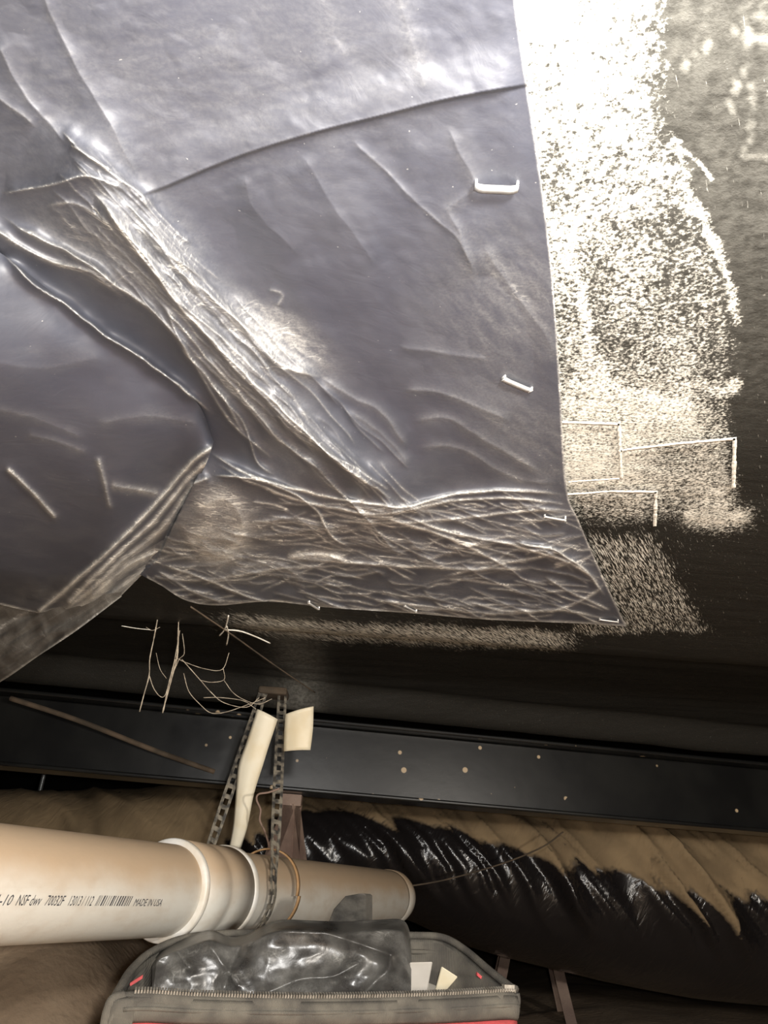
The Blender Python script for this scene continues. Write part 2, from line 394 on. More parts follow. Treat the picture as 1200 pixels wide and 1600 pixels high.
# ------------------------------------------------------------------ the patch sheet
def field(U, V):
    """relief (metres, + is towards the floor) and dust of the sheet; creases are polylines on it"""
    H = .010 * (fbm(U / 260, V / 260, 3) - .5) + .0022 * (fbm(U / 70 + V / 150, V / 60 - U / 120, 3) - .5)
    D = np.zeros(U.shape)
    def cr(pts, amp, wpx, dust, dw=None, sharp=1.0, off=0):
        pp = smooth_poly(pts, 5); x0, y0 = pp.min(0) - 5 * wpx - 25; x1, y1 = pp.max(0) + 5 * wpx + 25
        m = (U > x0) & (U < x1) & (V > y0) & (V < y1)
        if not m.any(): return
        u, v = U[m], V[m]
        wob = 5 * (fbm(u / 40 + off, v / 40, 2) - .5)
        dd, par = poly_dist(u + wob, v - wob, pp)
        fade = sstep(0, .12, par) * sstep(1, .88, par)
        H[m] += amp * np.exp(-(dd / wpx) ** sharp) * fade
        dq = (dw or max(2.2, wpx * .45)) * (.62 if (dw or 9) < 4.5 else .8)
        br = .35 + 1.1 * fbm(u / 15 + off, v / 15, 3)
        D[m] = np.maximum(D[m], dust * br * np.exp(-(dd / dq) ** 1.4) * fade)
    # the seam across the upper sheet
    seam = [(205, 312), (260, 292), (330, 262), (400, 236), (500, 206), (600, 181), (700, 156), (830, 132)]
    cr(seam, .0012, 7, .06, 4)
    sm = smooth_poly(seam); vs = np.interp(U, sm[:, 0], sm[:, 1]); H += .0055 * sstep(-3, 3, vs - V) * sstep(190, 280, U) * sstep(90, 0, vs - V)
    # bunched folds, upper left to centre
    band = [
        ([(95, 205), (150, 255), (215, 300), (235, 330)], .006, 9, .5, 4),
        ([(135, 285), (190, 360), (250, 440), (305, 505), (370, 570), (450, 650), (540, 730), (625, 788)], .012, 13, .75, 6),
        ([(150, 300), (215, 385), (290, 480), (360, 540), (430, 610)], .008, 9, .45, 5),
        ([(210, 330), (265, 395), (330, 465), (400, 530), (445, 572), (505, 592)], .008, 12, .55, 6),
        ([(0, 335), (60, 372), (130, 408), (172, 440), (240, 490), (300, 560), (350, 625), (385, 690)], .010, 12, .55, 7),
        ([(-200, 250), (-80, 320), (0, 365), (70, 405), (140, 425), (200, 470)], .010, 14, .5, 8),
        ([(0, 390), (50, 440), (105, 480), (160, 520), (220, 560), (290, 612), (335, 650)], .014, 11, .65, 4),
        ([(240, 460), (300, 530), (380, 620), (440, 690), (520, 750)], .008, 9, .5, 5),
        ([(300, 490), (350, 560), (430, 640), (500, 700), (590, 775)], .007, 8, .45, 5),
        ([(255, 480), (310, 580), (360, 660), (430, 720)], .006, 8, .35, 5),
        ([(420, 640), (480, 690), (560, 735), (610, 770)], .006, 9, .4, 5),
        ([(330, 600), (380, 660), (400, 720), (430, 745)], .005, 7, .4, 4),
        ([(0, 300), (20, 300), (90, 285), (135, 275), (200, 300)], .006, 9, .3, 5),
        ([(110, 225), (150, 250), (175, 268)], .004, 5, .7, 4),
        ([(60, 200), (20, 170), (-60, 110)], .003, 18, .12, 8),
        ([(-10, 60), (40, 150), (110, 230)], .0035, 26, .06, 12),
        ([(40, -60), (110, 90), (170, 190), (220, 290)], .003, 28, .05, 14),
        ([(150, 330), (165, 350), (120, 320), (70, 322)], .003, 8, .35, 7),
        ([(420, 450), (440, 462), (432, 480)], .001, 6, .3, 5)]
    for i, b in enumerate(band): cr(b[0], b[1] * .9, b[2], b[3] * .9, dw=b[4] * .6, off=i * 3.1)
    # faint long creases of the flat part
    for i, (pts, a, wd, du, q) in enumerate([
        ([(545, 215), (610, 275), (680, 340), (720, 380), (745, 430)], .0015, 5, .14, 3),
        ([(695, 195), (715, 235), (740, 290), (700, 330), (720, 370), (745, 440)], .0015, 9, .12, 10),
        ([(610, -60), (640, 60), (665, 145)], .0008, 20, .18, 14),
        ([(500, -60), (515, 40), (545, 100)], .0007, 22, .12, 14),
        ([(750, 380), (800, 450), (850, 520), (875, 570)], .0016, 12, .16, 14),
        ([(380, 270), (400, 330), (470, 400)], .002, 18, .03, 8), ([(470, 240), (520, 320), (590, 420)], .0025, 22, .03, 8),
        ([(620, 540), (700, 555), (770, 560)], .002, 9, .08, 5), ([(625, 610), (690, 615), (750, 640), (800, 660)], .0025, 9, .20, 5),
        ([(640, 660), (700, 655), (760, 690), (850, 740)], .0025, 10, .22, 6), ([(650, 700), (720, 700), (800, 745), (880, 755)], .002, 8, .22, 5),
        ([(500, 590), (550, 620), (600, 650), (640, 700)], .003, 9, .25, 5), ([(540, 640), (600, 680), (640, 730)], .002, 8, .2, 5)]):
        cr(pts, a * .8, wd * 1.3, du * .45, q * 1.5, off=i * 2.3)
    # the lower part: pleats spreading to the right of the fold
    low = [
        ([(322, 700), (390, 742), (470, 766), (560, 785), (630, 792), (700, 774), (790, 766), (888, 771)], .007, 7, .85, 2.6),
        ([(332, 722), (400, 757), (500, 790), (600, 802), (700, 784), (790, 778), (890, 788)], .005, 6, .7, 2.6),
        ([(330, 742), (395, 748), (460, 775), (498, 800), (520, 838), (552, 856)], .008, 6, .75, 2.6),
        ([(265, 790), (290, 762), (330, 744)], .006, 7, .6, 4),
        ([(505, 790), (590, 808), (680, 832), (760, 870), (800, 892)], .005, 7, .8, 3),
        ([(620, 800), (700, 832), (800, 852), (890, 882), (945, 915)], .005, 7, .7, 3),
        ([(800, 846), (870, 862), (920, 898), (946, 932)], .007, 6, .6, 2.5),
        ([(510, 812), (610, 818), (700, 812), (800, 800), (895, 800)], .004, 6, .6, 3),
        ([(440, 870), (520, 878), (620, 885), (740, 890), (840, 888)], .005, 8, .55, 3.5),
        ([(250, 905), (330, 905), (430, 890), (520, 886)], .004, 8, .4, 4),
        ([(255, 880), (320, 905), (390, 935), (430, 945)], .004, 6, .6, 3), ([(245, 890), (300, 925), (350, 945)], .003, 6, .5, 3),
        ([(720, 940), (800, 955), (880, 950), (930, 925), (950, 905)], .004, 7, .6, 3),
        ([(690, 900), (790, 880), (850, 870), (905, 850)], .003, 6, .4, 3), ([(850, 900), (930, 945), (955, 955)], .003, 5, .5, 3),
        ([(560, 930), (660, 950), (780, 958), (880, 955), (960, 968)], .003, 7, .5, 3),
        ([(300, 800), (350, 780), (380, 820), (350, 870), (300, 850)], .004, 16, .42, 20), ([(290, 850), (330, 830), (370, 850)], .003, 18, .35, 18),
        ([(445, 872), (500, 868), (545, 876)], .003, 5, .75, 6), ([(350, 900), (420, 880), (480, 905)], .003, 9, .2, 8)]
    for i, b in enumerate(low): cr(b[0], b[1] * .75, b[2], b[3], dw=b[4], off=i * 1.7)
    rr = random.Random(7)
    for i in range(260):                                     # many fine pleats
        u = rr.uniform(250, 930); v = rr.uniform(785, 965); l = rr.uniform(40, 150); s = rr.gauss(.12, .22)
        if v < 830 and u < 420: continue
        pts = [(u + l * k, v + s * l * k + rr.uniform(-5, 5)) for k in (-.5, -.2, .1, .5)]
        cr(pts, rr.uniform(.0004, .0015), rr.uniform(3, 6), rr.uniform(.12, .5), 2.2, off=i)
    for i in range(60):                                      # and those between the bunched folds
        k = rr.random(); u = 150 + 440 * k + rr.uniform(-70, 60); v = 300 + 470 * k + rr.uniform(-40, 40); l = rr.uniform(60, 190)
        pts = [(u + l * q, v + l * 1.05 * q + rr.uniform(-6, 6)) for q in (-.5, -.2, .1, .5)]
        cr(pts, rr.uniform(.0008, .003), rr.uniform(4, 8), rr.uniform(.06, .22), 2.4, off=i)
    D *= np.where(V < 760, .68, 1)
    # soft dust: brushed patch beside the folds and a haze over the lower part
    def blot(c, rx, ry, ang, val):
        x = (U - c[0]) * math.cos(ang) + (V - c[1]) * math.sin(ang); y = -(U - c[0]) * math.sin(ang) + (V - c[1]) * math.cos(ang)
        D[:] = D + val * np.exp(-((x / rx) ** 2 + (y / ry) ** 2)) * (.25 + 1.4 * np.clip(fbm(x / 28, y / 9, 4) - .22, 0, 1))
    blot((435, 530), 70, 34, .6, .5); blot((330, 830), 90, 60, 0, .25); blot((250, 400), 160, 50, .9, .18); blot((150, 390), 110, 45, .6, .15)
    blot((430, 650), 170, 45, .8, .15); blot((650, 860), 420, 110, .03, .09); blot((850, 690), 130, 60, .6, .10); blot((800, 470), 110, 120, .8, .10)
    blot((330, 120), 500, 200, 0, .05)
    return H, D

def coons(top, bottom, left, right, n, m):
    """boundary polylines (image plane of the survey) -> (n,m) grid of points; rows run top to bottom"""
    def res(pl, k):
        p = np.array(pl, float); L = np.r_[0, np.cumsum(np.hypot(*np.diff(p, axis=0).T))]; t = np.linspace(0, L[-1], k)
        return np.stack([np.interp(t, L, p[:, 0]), np.interp(t, L, p[:, 1])], 1)
    T, B, Lf, Rt = res(top, m), res(bottom, m), res(left, n), res(right, n)
    s = np.linspace(0, 1, m)[None, :, None]; t = np.linspace(0, 1, n)[:, None, None]
    return (1 - t) * T[None] + t * B[None] + (1 - s) * Lf[:, None] + s * Rt[:, None] - ((1 - s) * (1 - t) * T[0] + s * (1 - t) * T[-1] + (1 - s) * t * B[0] + s * t * B[-1])
def solid(o, th):
    md = o.modifiers.new('thickness', 'SOLIDIFY'); md.thickness = th; md.offset = 1

redge = smooth_poly([(780, -260), (805, 0), (826, 150), (848, 300), (864, 440), (875, 600), (885, 760), (905, 815), (935, 885), (958, 935), (979, 979)], 6)
bedge = smooth_poly([(-260, 760), (-60, 800), (120, 850), (215, 896), (250, 914), (290, 938), (340, 946), (420, 940), (520, 950), (640, 958), (760, 968), (900, 974), (979, 979)], 6)
UV = coons([(-260, -260), (780, -260)], bedge, [(-260, -260), (-260, 760)], redge, 700, 640)
U, V = UV[..., 0], UV[..., 1]
# ragged cut edges
H, D = field(U, V)
lob_top = smooth_poly([(-260, 300), (-100, 340), (0, 395), (110, 480), (230, 565), (305, 628), (332, 690)], 8)
eb, _ = poly_dist(U, V, bedge); er, _ = poly_dist(U, V, redge)
H += .006 * sstep(40, 0, eb) * (fbm(U / 30, V / 30, 2) - .3)
H *= 1 - .6 * sstep(40, 0, er)
D = np.maximum(D, .8 * np.exp(-(er / 2.2) ** 2) * (V > 0) * (.2 + fbm(U / 14, V / 14)))
D = np.maximum(D, .7 * np.exp(-(eb / 3) ** 2) * (U > 230) * (.2 + fbm(U / 14, V / 14)))
base = Z0 - .003 - .010 * sstep(420, 100, U) * sstep(700, 500, V) - .016 * np.exp(-(poly_dist(U, V, [(130, 285), (305, 505), (450, 650), (600, 775)])[0] / 70) ** 2)
base -= .012 * sstep(880, 800, V) * sstep(0, 60, V - 700) * sstep(700, 330, U)
lm = inside(U, V, list(map(tuple, lob_top)) + [(300, 760), (245, 873), (150, 960), (-260, 960)])
dl, _ = poly_dist(U, V, lob_top)
Hc = np.maximum(H, -.002)
Zs = base - Hc
Zs = np.where(lm, np.minimum(Zs + .02 * sstep(0, 30, dl), Z0 - .002), Zs)     # behind the lobe the sheet lies back against the belly
P = at_z(U, V, Zs)
SHU, SHV, SHZ = U[::3, ::3].ravel(), V[::3, ::3].ravel(), Zs[::3, ::3].ravel()
def sheet_z(u, v): return float(SHZ[np.argmin((SHU - u) ** 2 + (SHV - v) ** 2)])
sheet = empty('plastic_sheet', (.1, .5, Z0), 'large blue-black plastic patch sheet stapled up under the dusty belly, with bunched folds', 'plastic sheet')
o = part('flat_panel', grid_mesh('flat_panel', P, {'dust': D}), M_sheet, sheet)

# the lobe: the slack left end of the sheet, doubled over at its hem
bot = [(-260, 905), (-100, 930), (0, 945), (30, 952), (60, 958), (85, 953), (105, 960), (130, 955), (150, 961), (185, 935), (215, 905), (247, 873)]
rgt = smooth_poly([(334, 690), (322, 725), (295, 775), (265, 822), (247, 873)], 6)
UVl = coons(lob_top, bot, [(-260, 300), (-260, 905)], rgt, 300, 320)
U, V = UVl[..., 0], UVl[..., 1]
H, D = field(U, V)
# what the pleats do on the lobe itself: hem folds running down-left from the peak
def cr2(pts, amp, wpx, dust, dw, off=0):
    dd, par = poly_dist(U + 4 * (fbm(U / 40 + off, V / 40, 2) - .5), V, smooth_poly(pts, 6))
    H[:] += amp * np.exp(-(dd / wpx) ** 1.1)
    D[:] = np.maximum(D, dust * (.35 + 1.1 * fbm(U / 13 + off, V / 13, 3)) * np.exp(-(dd / dw) ** 1.4))
dt, _ = poly_dist(U, V, lob_top)
H *= sstep(60, 0, dt) * .8 + .2; D *= sstep(45, 5, dt)
for i, c in enumerate([
    ([(330, 700), (300, 722), (250, 780), (190, 842), (120, 905), (62, 955)], .007, 7, .85, 3),
    ([(332, 716), (300, 742), (240, 815), (170, 880), (110, 940)], .006, 7, .8, 3.5),
    ([(300, 760), (255, 825), (200, 870), (150, 915), (100, 955)], .005, 8, .6, 5),
    ([(247, 862), (200, 885), (160, 920), (120, 955)], .006, 8, .75, 7), ([(240, 880), (180, 925), (135, 952)], .004, 7, .7, 6),
    ([(15, 735), (50, 770), (85, 806)], .003, 5, .55, 3), ([(155, 720), (165, 760), (172, 790)], .002, 5, .2, 4),
    ([(50, 680), (90, 690), (130, 705)], .001, 9, .06, 6), ([(0, 640), (60, 655), (120, 680)], .001, 12, .05, 8),
    ([(-40, 560), (60, 575), (150, 560)], .0012, 22, .02, 8),
    ([(165, 660), (230, 650), (300, 660)], .001, 12, .05, 8), ([(180, 760), (215, 765), (240, 770)], .002, 6, .25, 6)]): cr2(*c, off=i * 2.7)
D += .20 * np.exp(-((U - 120) / 130) ** 2 - ((V - 935) / 26) ** 2) * (fbm(U / 16, V / 8)) + .06 * np.clip(fbm(U / 60, V / 22, 4) - .5, 0, 1)
hem, _ = poly_dist(U, V, bot[1:])
D = np.maximum(D, .8 * np.exp(-(hem / 3) ** 2) * (.2 + fbm(U / 9, V / 9)))
tt_ = np.linspace(0, 1, 300)[:, None]; ss_ = np.linspace(0, 1, 320)[None, :]
sag = (.036 + .034 * sstep(.75, .2, ss_)) * (1 - np.exp(-tt_ / .22)) + .006 * np.exp(-((U - 130) / 150) ** 2 - ((V - 690) / 120) ** 2) - .012 * sstep(60, 0, hem) + .007 * (fbm(U / 120 + 4, V / 120, 2) - .5) * sstep(0, 80, dt)
sag = sag - .035 * sstep(.72, 1, ss_) * sstep(0, .5, tt_)
basel = Z0 - .003 - .010 * sstep(420, 100, U) * sstep(700, 500, V) - .016 * np.exp(-(poly_dist(U, V, [(130, 285), (305, 505), (450, 650), (600, 775)])[0] / 70) ** 2)
Zl = basel - np.maximum(H, -.002) - sag - .002
part('slack_flap', grid_mesh('slack_flap', at_z(U, V, Zl), {'dust': D}), M_lobe, sheet)

# old brown membrane hanging behind the flap at far left
UVo = coons([(-90, 885), (0, 915), (100, 935), (190, 925)], smooth_poly([(-90, 1112), (0, 1066), (60, 1025), (120, 985), (190, 932)], 5), [(-90, 885), (-90, 1112)], [(190, 925), (190, 932)], 90, 130)
U, V = UVo[..., 0], UVo[..., 1]
D = .16 * fbm(U / 40 + V / 60, V / 14 + U / 30, 4) + .5 * np.clip(fbm(U / 70 + V / 45, (V + U * .62) / 7, 3) - .62, 0, 1) * 2
eb, _ = poly_dist(U, V, [(-90, 1112), (0, 1066), (60, 1025), (120, 985), (190, 932)])
D = np.maximum(D, .5 * np.exp(-(eb / 2.5) ** 2))
Zo = .718 - .070 * sstep(925, 1080, V + .25 * U) + .010 * (fbm(U / 60, (V + U * .6) / 25, 3) - .5) * sstep(925, 990, V)
o = link('old_membrane', grid_mesh('old_membrane', at_z(U, V, Zo), {'dust': D}), M_old)
tag(o, 'older brown-black plastic membrane edge hanging behind the slack flap at left', 'plastic sheet')

# ------------------------------------------------------------------ staples
def staple(a, b, za, label, wd=.0024, lift=.0012):
    za = min(sheet_z(*a), sheet_z(*b), sheet_z((a[0] + b[0]) / 2, (a[1] + b[1]) / 2)) - .0008; A = at_z(*a, za); B = at_z(*b, za)
    A = at_z(*a, za); T = (B - A) / np.linalg.norm(B - A); S = np.cross(T, [0, 0, 1.0])
    root = empty('staple', (A + B) / 2, label, 'staple', 'staples in the plastic sheet')
    mb = MB(); n = 10; dn = np.array([0, 0, -1.0])
    L = np.linalg.norm(B - A)
    pts = [A + (B - A) * k / n + dn * lift * min(1, 3.2 * min(k, n - k) / n + .55) for k in range(n + 1)]
    mb.ribbon(pts, S * wd / 2, np.array([0, 0, 1.0]), .0013)
    part('crown', mb.mesh('crown'), M_staple, root)
    for q, s in ((A, 1), (B, -1)):
        mb = MB(); mb.box(q + np.array([0, 0, .004]) + s * T * .0006, T * .0006, S * wd / 2, np.array([0, 0, .006]))
        part('leg', mb.mesh('leg'), M_staple, root, False)
staple((742, 287), (810, 290), .727, 'widest white staple, bent, near the upper right corner of the patch', .0045, .0035)
staple((786, 590), (830, 609), .727, 'slanting white staple halfway down the right edge of the patch', .0045, .0015)
staple((850, 806), (884, 812), .724, 'thin staple just below the long crease by the right edge', .003, .0012)
staple((482, 941), (498, 951), .724, 'small staple on the lower hem above the hanger strap', .004, .0012)
staple((632, 946), (650, 955), .724, 'small staple midway along the lower hem of the patch', .004, .0012)
staple((936, 967), (966, 971), .724, 'low staple at the bottom right corner of the patch', .003, .0012)

# ------------------------------------------------------------------ steel I-beam
L0, L1 = bl - bdir * 2.2, br + bdir * 2.0
nb = np.array([-bdir[1], bdir[0], 0]); 
mb = MB()
def ibeam(mb, p0, p1, z0, z1, fw=.05, tf=.009, tw=.004):
    c = (p0 + p1) / 2; h = (p1 - p0) / 2
    n_ = np.array([-(p1 - p0)[1], (p1 - p0)[0], 0]); n_ /= np.linalg.norm(n_)
    for z in (z0 + tf / 2, z1 - tf / 2): mb.box([c[0], c[1], z], h, n_ * fw, [0, 0, tf / 2])
    mb.box([c[0], c[1], (z0 + z1) / 2], h, n_ * tw, [0, 0, (z1 - z0) / 2 - tf])
beam = empty('steel_beam', ((L0 + L1) / 2) * [1, 1, 0] + [0, 0, BEAM_Z0], 'long black steel chassis beam crossing behind the pipe hanger', 'beam')
off = nb * .05
p0, p1 = L0 + off, L1 + off; c = (p0 + p1) / 2; h = (p1 - p0) / 2
for nm, z, hz, hw in (('lower_flange', BEAM_Z0 + .0045, .0045, .05), ('upper_flange', BEAM_Z1 - .0045, .0045, .05), ('web', (BEAM_Z0 + BEAM_Z1) / 2, (BEAM_Z1 - BEAM_Z0) / 2 - .009, .012)):
    mb = MB(); mb.box([c[0], c[1], z], h, nb * hw if nm != 'web' else nb * .004, [0, 0, hz])
    me = mb.mesh(nm, False); o = part(nm, me, M_beam, beam, False)
    bv = o.modifiers.new('bevel', 'BEVEL'); bv.width = .003; bv.segments = 2

# ------------------------------------------------------------------ ground and enclosing skirting
GXa = axis([(-5, .25), (-2, .04), (2.2, .25), (5, 0)]); GYa = axis([(-3, .3), (.2, .04), (4.0, .2), (7, 0)])
gx, gy = np.meshgrid(GXa, GYa)
gz = .06 * (fbm(gx * 1.7, gy * 1.7, 5) - .5) 
gz += -.01 + .33 * sstep(-.10, -.55, gx) * sstep(1.18, 1.58, gy) + .10 * sstep(.3, 1.0, gx) * sstep(1.8, 2.8, gy)
fl = link('floor', grid_mesh('floor', np.stack([gx, gy, gz], -1)), M_dirt); tag(fl, kind='structure')
for nm, c, a, b, d in (('wall_back', (0, 6.5, .5), (4.6, 0, 0), (0, .03, 0), (0, 0, .7)), ('wall_left', (-4.6, 2, .5), (.03, 0, 0), (0, 4.6, 0), (0, 0, .7)),
                       ('wall_right', (4.6, 2, .5), (.03, 0, 0), (0, 4.6, 0), (0, 0, .7)), ('wall_front', (0, -2.6, .5), (4.6, 0, 0), (0, .03, 0), (0, 0, .7))):
    mb = MB(); mb.box(c, a, b, d); o = link(nm, mb.mesh(nm, False), M_black); tag(o, kind='structure')
mb = MB(); mb.box((0, 2, 1.12), (4.6, 0, 0), (0, 4.6, 0), (0, 0, .02)); o = link('ceiling_far', mb.mesh('ceiling_far', False), M_black); o.name = 'trim_1'; tag(o, kind='structure')

# ------------------------------------------------------------------ insulated duct in black wrap
us = [-700, -300, 0, 160, 330, 450, 530, 610, 660, 720, 800, 900, 1000, 1100, 1200, 1500, 1900]
vt = [1200, 1222, 1240, 1236, 1226, 1228, 1232, 1236, 1240, 1245, 1255, 1262, 1270, 1278, 1286, 1310, 1340]
vb = [1440, 1440, 1440, 1436, 1430, 1428, 1428, 1428, 1448, 1478, 1500, 1523, 1545, 1562, 1573, 1600, 1640]
YD = 2.50
top = at_y(np.array(us), np.array(vt), YD); bo = at_y(np.array(us), np.array(vb), YD - .04)
NS, NTH = 620, 110
xs = np.linspace(top[0, 0], top[-1, 0], NS)
def sm(a, k=9):
    kk = np.ones(k * 2 + 1) / (k * 2 + 1); return np.convolve(np.pad(a, k, 'edge'), kk, 'valid')
zt = sm(np.interp(xs, top[:, 0], top[:, 2])); zb = sm(np.interp(xs, bo[:, 0], bo[:, 2]))
th = np.linspace(-math.pi * .62, math.pi * .62 + .5, NTH)
S, TH = np.meshgrid(xs, th, indexing='ij')
rc = ((zt + zb) / 2)[:, None]; rz = ((zt - zb) / 2)[:, None]; ry = .26
q = S + .16 * TH + .05 * (fbm(S * 5, TH * 2) - .5)
ridge = 1 - np.abs(2 * fbm(q * 6.5, TH * .3 + 3, 2) - 1)
ridge2 = 1 - np.abs(2 * fbm(q * 15 + 9, TH * .4, 2) - 1)
amp = sstep(-.75, -.1, TH) * sstep(1.9, 1.3, TH)
ridge3 = 1 - np.abs(2 * fbm(q * 24 + 3 + .8 * TH, TH * .6 + 5, 2) - 1)
big = fbm(S * 3, TH * .9 + 8, 3) - .5
rad = 1 + .05 * big + amp * (.17 * (ridge ** 5 - .25) + .06 * (ridge2 ** 4 - .25) - .045 * ridge3 ** 12) * np.interp(S, [-1.2, -.3, .2, 3], [.35, .6, 1, 1.1])
Yd = YD - ry * rad * np.cos(TH); Zd = rc + rz * rad * np.sin(TH)
spike = .75 * (ridge ** 6) + .3 * (fbm(q * 30, TH * .2, 3) - .5) * 2
lim = np.interp(S, [-2, -.45, -.2, .3, .8, 1.5], [-.5, -.2, .36, .22, .0, -.08])
dd = sstep(-.10, .22, TH - lim + .42 * spike - .1 + .25 * (fbm(S * 4, TH) - .5))
dd = dd * (1 - .55 * ridge3 ** 14 * sstep(-1, .2, S))
dd = np.maximum(dd, .35 * sstep(-1.15, -1.4, TH))
duct = link('insulated_duct', grid_mesh('insulated_duct', np.stack([S, Yd, Zd], -1), {'dust': dd}), M_duct)
tag(duct, 'fat sagging duct in wrinkled shiny black wrap with brown dust on top', 'duct')

# ------------------------------------------------------------------ PVC drain pipe
PR = .0572
PA = at_d(0, 1381, .80); pdir = ray(1100, 1419); pdir = pdir / np.linalg.norm(pdir)
def t_at(u):
    lo, hi = -1.2, 4.0
    for _ in range(50):
        m_ = (lo + hi) / 2
        if proj(PA + m_ * pdir)[0] < u: lo = m_
        else: hi = m_
    return lo
t0, t1 = t_at(-330), t_at(606)
tc0, tc1, tst, twr = t_at(262), t_at(344), t_at(366), t_at(404)
tm = (tc0 + tc1) / 2
print('pipe', PA, pdir, t0, t1, tc0, tc1)
pipe = empty('drain_pipe', PA, 'long cream plastic drain pipe with printed text, slung in a hanger strap', 'pipe')
seg = []
n = 60
prof = [(t0, PR - .005)] + [(t0 + (t1 - t0) * k / n, PR) for k in range(n + 1)] + [(t1, PR - .005), (t1 - .05, PR - .006)]
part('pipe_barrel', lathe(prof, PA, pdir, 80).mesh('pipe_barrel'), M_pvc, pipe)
Lh = tc1 - tc0
prof = [(tc0 + .006, PR), (tc0 + .006, PR + .0072), (tc0 + Lh * .42, PR + .0065), (tc0 + Lh * .47, PR + .0045), (tc0 + Lh * .53, PR + .0045), (tc0 + Lh * .58, PR + .0060), (tc1 - .006, PR + .0060), (tc1 - .006, PR)]
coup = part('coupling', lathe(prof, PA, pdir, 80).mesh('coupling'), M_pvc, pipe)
for tt, wd in ((tc0, .0055), (tc1, .007)):
    pr = [(tt - wd, PR), (tt - wd, PR + .0062), (tt - wd * .6, PR + .0078), (tt + wd * .6, PR + .0078), (tt + wd, PR + .0062), (tt + wd, PR)]
    o = part('coupling_rim', lathe(pr, PA, pdir, 80).mesh('coupling_rim'), M_pvcrim, pipe)
tag(coup, 'short wider sleeve joining the pipe')
pr = [(t1 - .01, PR - .001), (t1 - .008, PR + .0015), (t1 + .02, PR + .0015), (t1 + .045, PR - .004), (t1 + .06, PR - .014), (t1 + .066, PR - .03), (t1 + .066, .004)]
part('pipe_end_cap', lathe(pr, PA, pdir, 60).mesh('pipe_end_cap'), M_pvc, pipe)
pn = np.cross(pdir, [0, 0, 1.0]); pn /= np.linalg.norm(pn); pu = np.cross(pn, pdir)

def wrap(x, y, phi0, tb, r):                               # text plane -> pipe surface (x along the pipe, y up around it)
    phi = phi0 + y / PR
    return PA + (tb + x) * pdir + r * (math.cos(phi) * pn + math.sin(phi) * pu)
def text_on_pipe(s, tb, size, phi0, length=None, shear=.25):
    cu = bpy.data.curves.new('print', 'FONT'); cu.body = s; cu.size = size; cu.shear = shear; cu.resolution_u = 2
    tmp = bpy.data.objects.new('print_tmp', cu); C.objects.link(tmp)
    bpy.context.view_layer.update()
    me = bpy.data.meshes.new_from_object(tmp.evaluated_get(bpy.context.evaluated_depsgraph_get()))
    bpy.data.objects.remove(tmp)
    xs_ = [v.co.x for v in me.vertices]; k = length / max(xs_) if length else 1
    for v in me.vertices: v.co = Vector(wrap(v.co.x * k, v.co.y, phi0, tb, PR + .0004))
    part('printed_text', me, M_ink, pipe, False)
# find the angle on the barrel at which the print is seen
def phi_at(u, v):
    best = None
    for ph in np.linspace(-1.4, 1.4, 200):
        lo = min(((np.hypot(*(np.array(proj(PA + t_ * pdir + PR * (math.cos(ph) * pn + math.sin(ph) * pu))) - [u, v])), t_) for t_ in np.linspace(t0, t1, 250)))
        if best is None or lo[0] < best[0]: best = (lo[0], ph, lo[1])
    return best[1], best[2]
ph0, ta = phi_at(-14, 1413); ph1, tb_ = phi_at(20, 1413)
for s, (ua, ub), hh in (('1-10', (-8, 19), .0105), ('NSF dwv', (25, 63), .0105), ('70032F', (69, 99), .0105), ('13013 / 112', (104, 145), .0105), ('MADE IN USA', (208, 251), .0085)):
    pa_, ta_ = phi_at(ua, 1413); pb_, tb2 = phi_at(ub, 1413)
    text_on_pipe(s, ta_, hh * 1.35, ph1, tb2 - ta_)
pa_, ta_ = phi_at(151, 1413); pb_, tb2 = phi_at(203, 1413)
mb = MB(); rb = random.Random(2); x = 0
while x < tb2 - ta_:
    wd = rb.choice((.0008, .0014, .0022)); y1 = .0105
    mb.add([wrap(x + a + sh, y, ph1, ta_, PR + .0004) for a, y, sh in ((0, 0, 0), (wd, 0, 0), (wd, y1, .0025), (0, y1, .0025))], [(0, 1, 2, 3)])
    x += wd + rb.choice((.0012, .002, .003))
part('printed_barcode', mb.mesh('printed_barcode', False), M_ink, pipe, False)

# ------------------------------------------------------------------ perforated hanger strap and cord around the pipe
def circ(t, r, ph): return PA + t * pdir + r * (math.cos(ph) * pn + math.sin(ph) * pu)
RS = PR + .0115
aL = at_z(411, 1083, .727); aR = at_z(441, 1086, .727)
loop = [circ(tst, RS, ph) for ph in np.linspace(math.radians(170), math.radians(375), 40)]
pathL = [aL + (loop[0] - aL) * k / 24 for k in range(24)]; pathR = [loop[-1] + (aR - loop[-1]) * k / 24 for k in range(1, 25)]
path = smooth_poly(pathL + loop + pathR, 3)
s_len = np.r_[0, np.cumsum(np.linalg.norm(np.diff(path, axis=0), axis=1))]
def resamp(path, step):
    L = np.r_[0, np.cumsum(np.linalg.norm(np.diff(path, axis=0), axis=1))]; t = np.arange(0, L[-1], step)
    return np.stack([np.interp(t, L, path[:, i]) for i in range(3)], 1)
pp = resamp(path, .004)
T = np.gradient(pp, axis=0); T /= np.linalg.norm(T, axis=1)[:, None]
tw = sstep(.02, .20, np.abs(pp[:, 2] - PA[2]) * (pp[:, 2] > PA[2]))
W = pdir + np.array([1.5, -.6, 0]) * tw[:, None]; W = W - T * (T * W).sum(1)[:, None]; W /= np.linalg.norm(W, axis=1)[:, None]
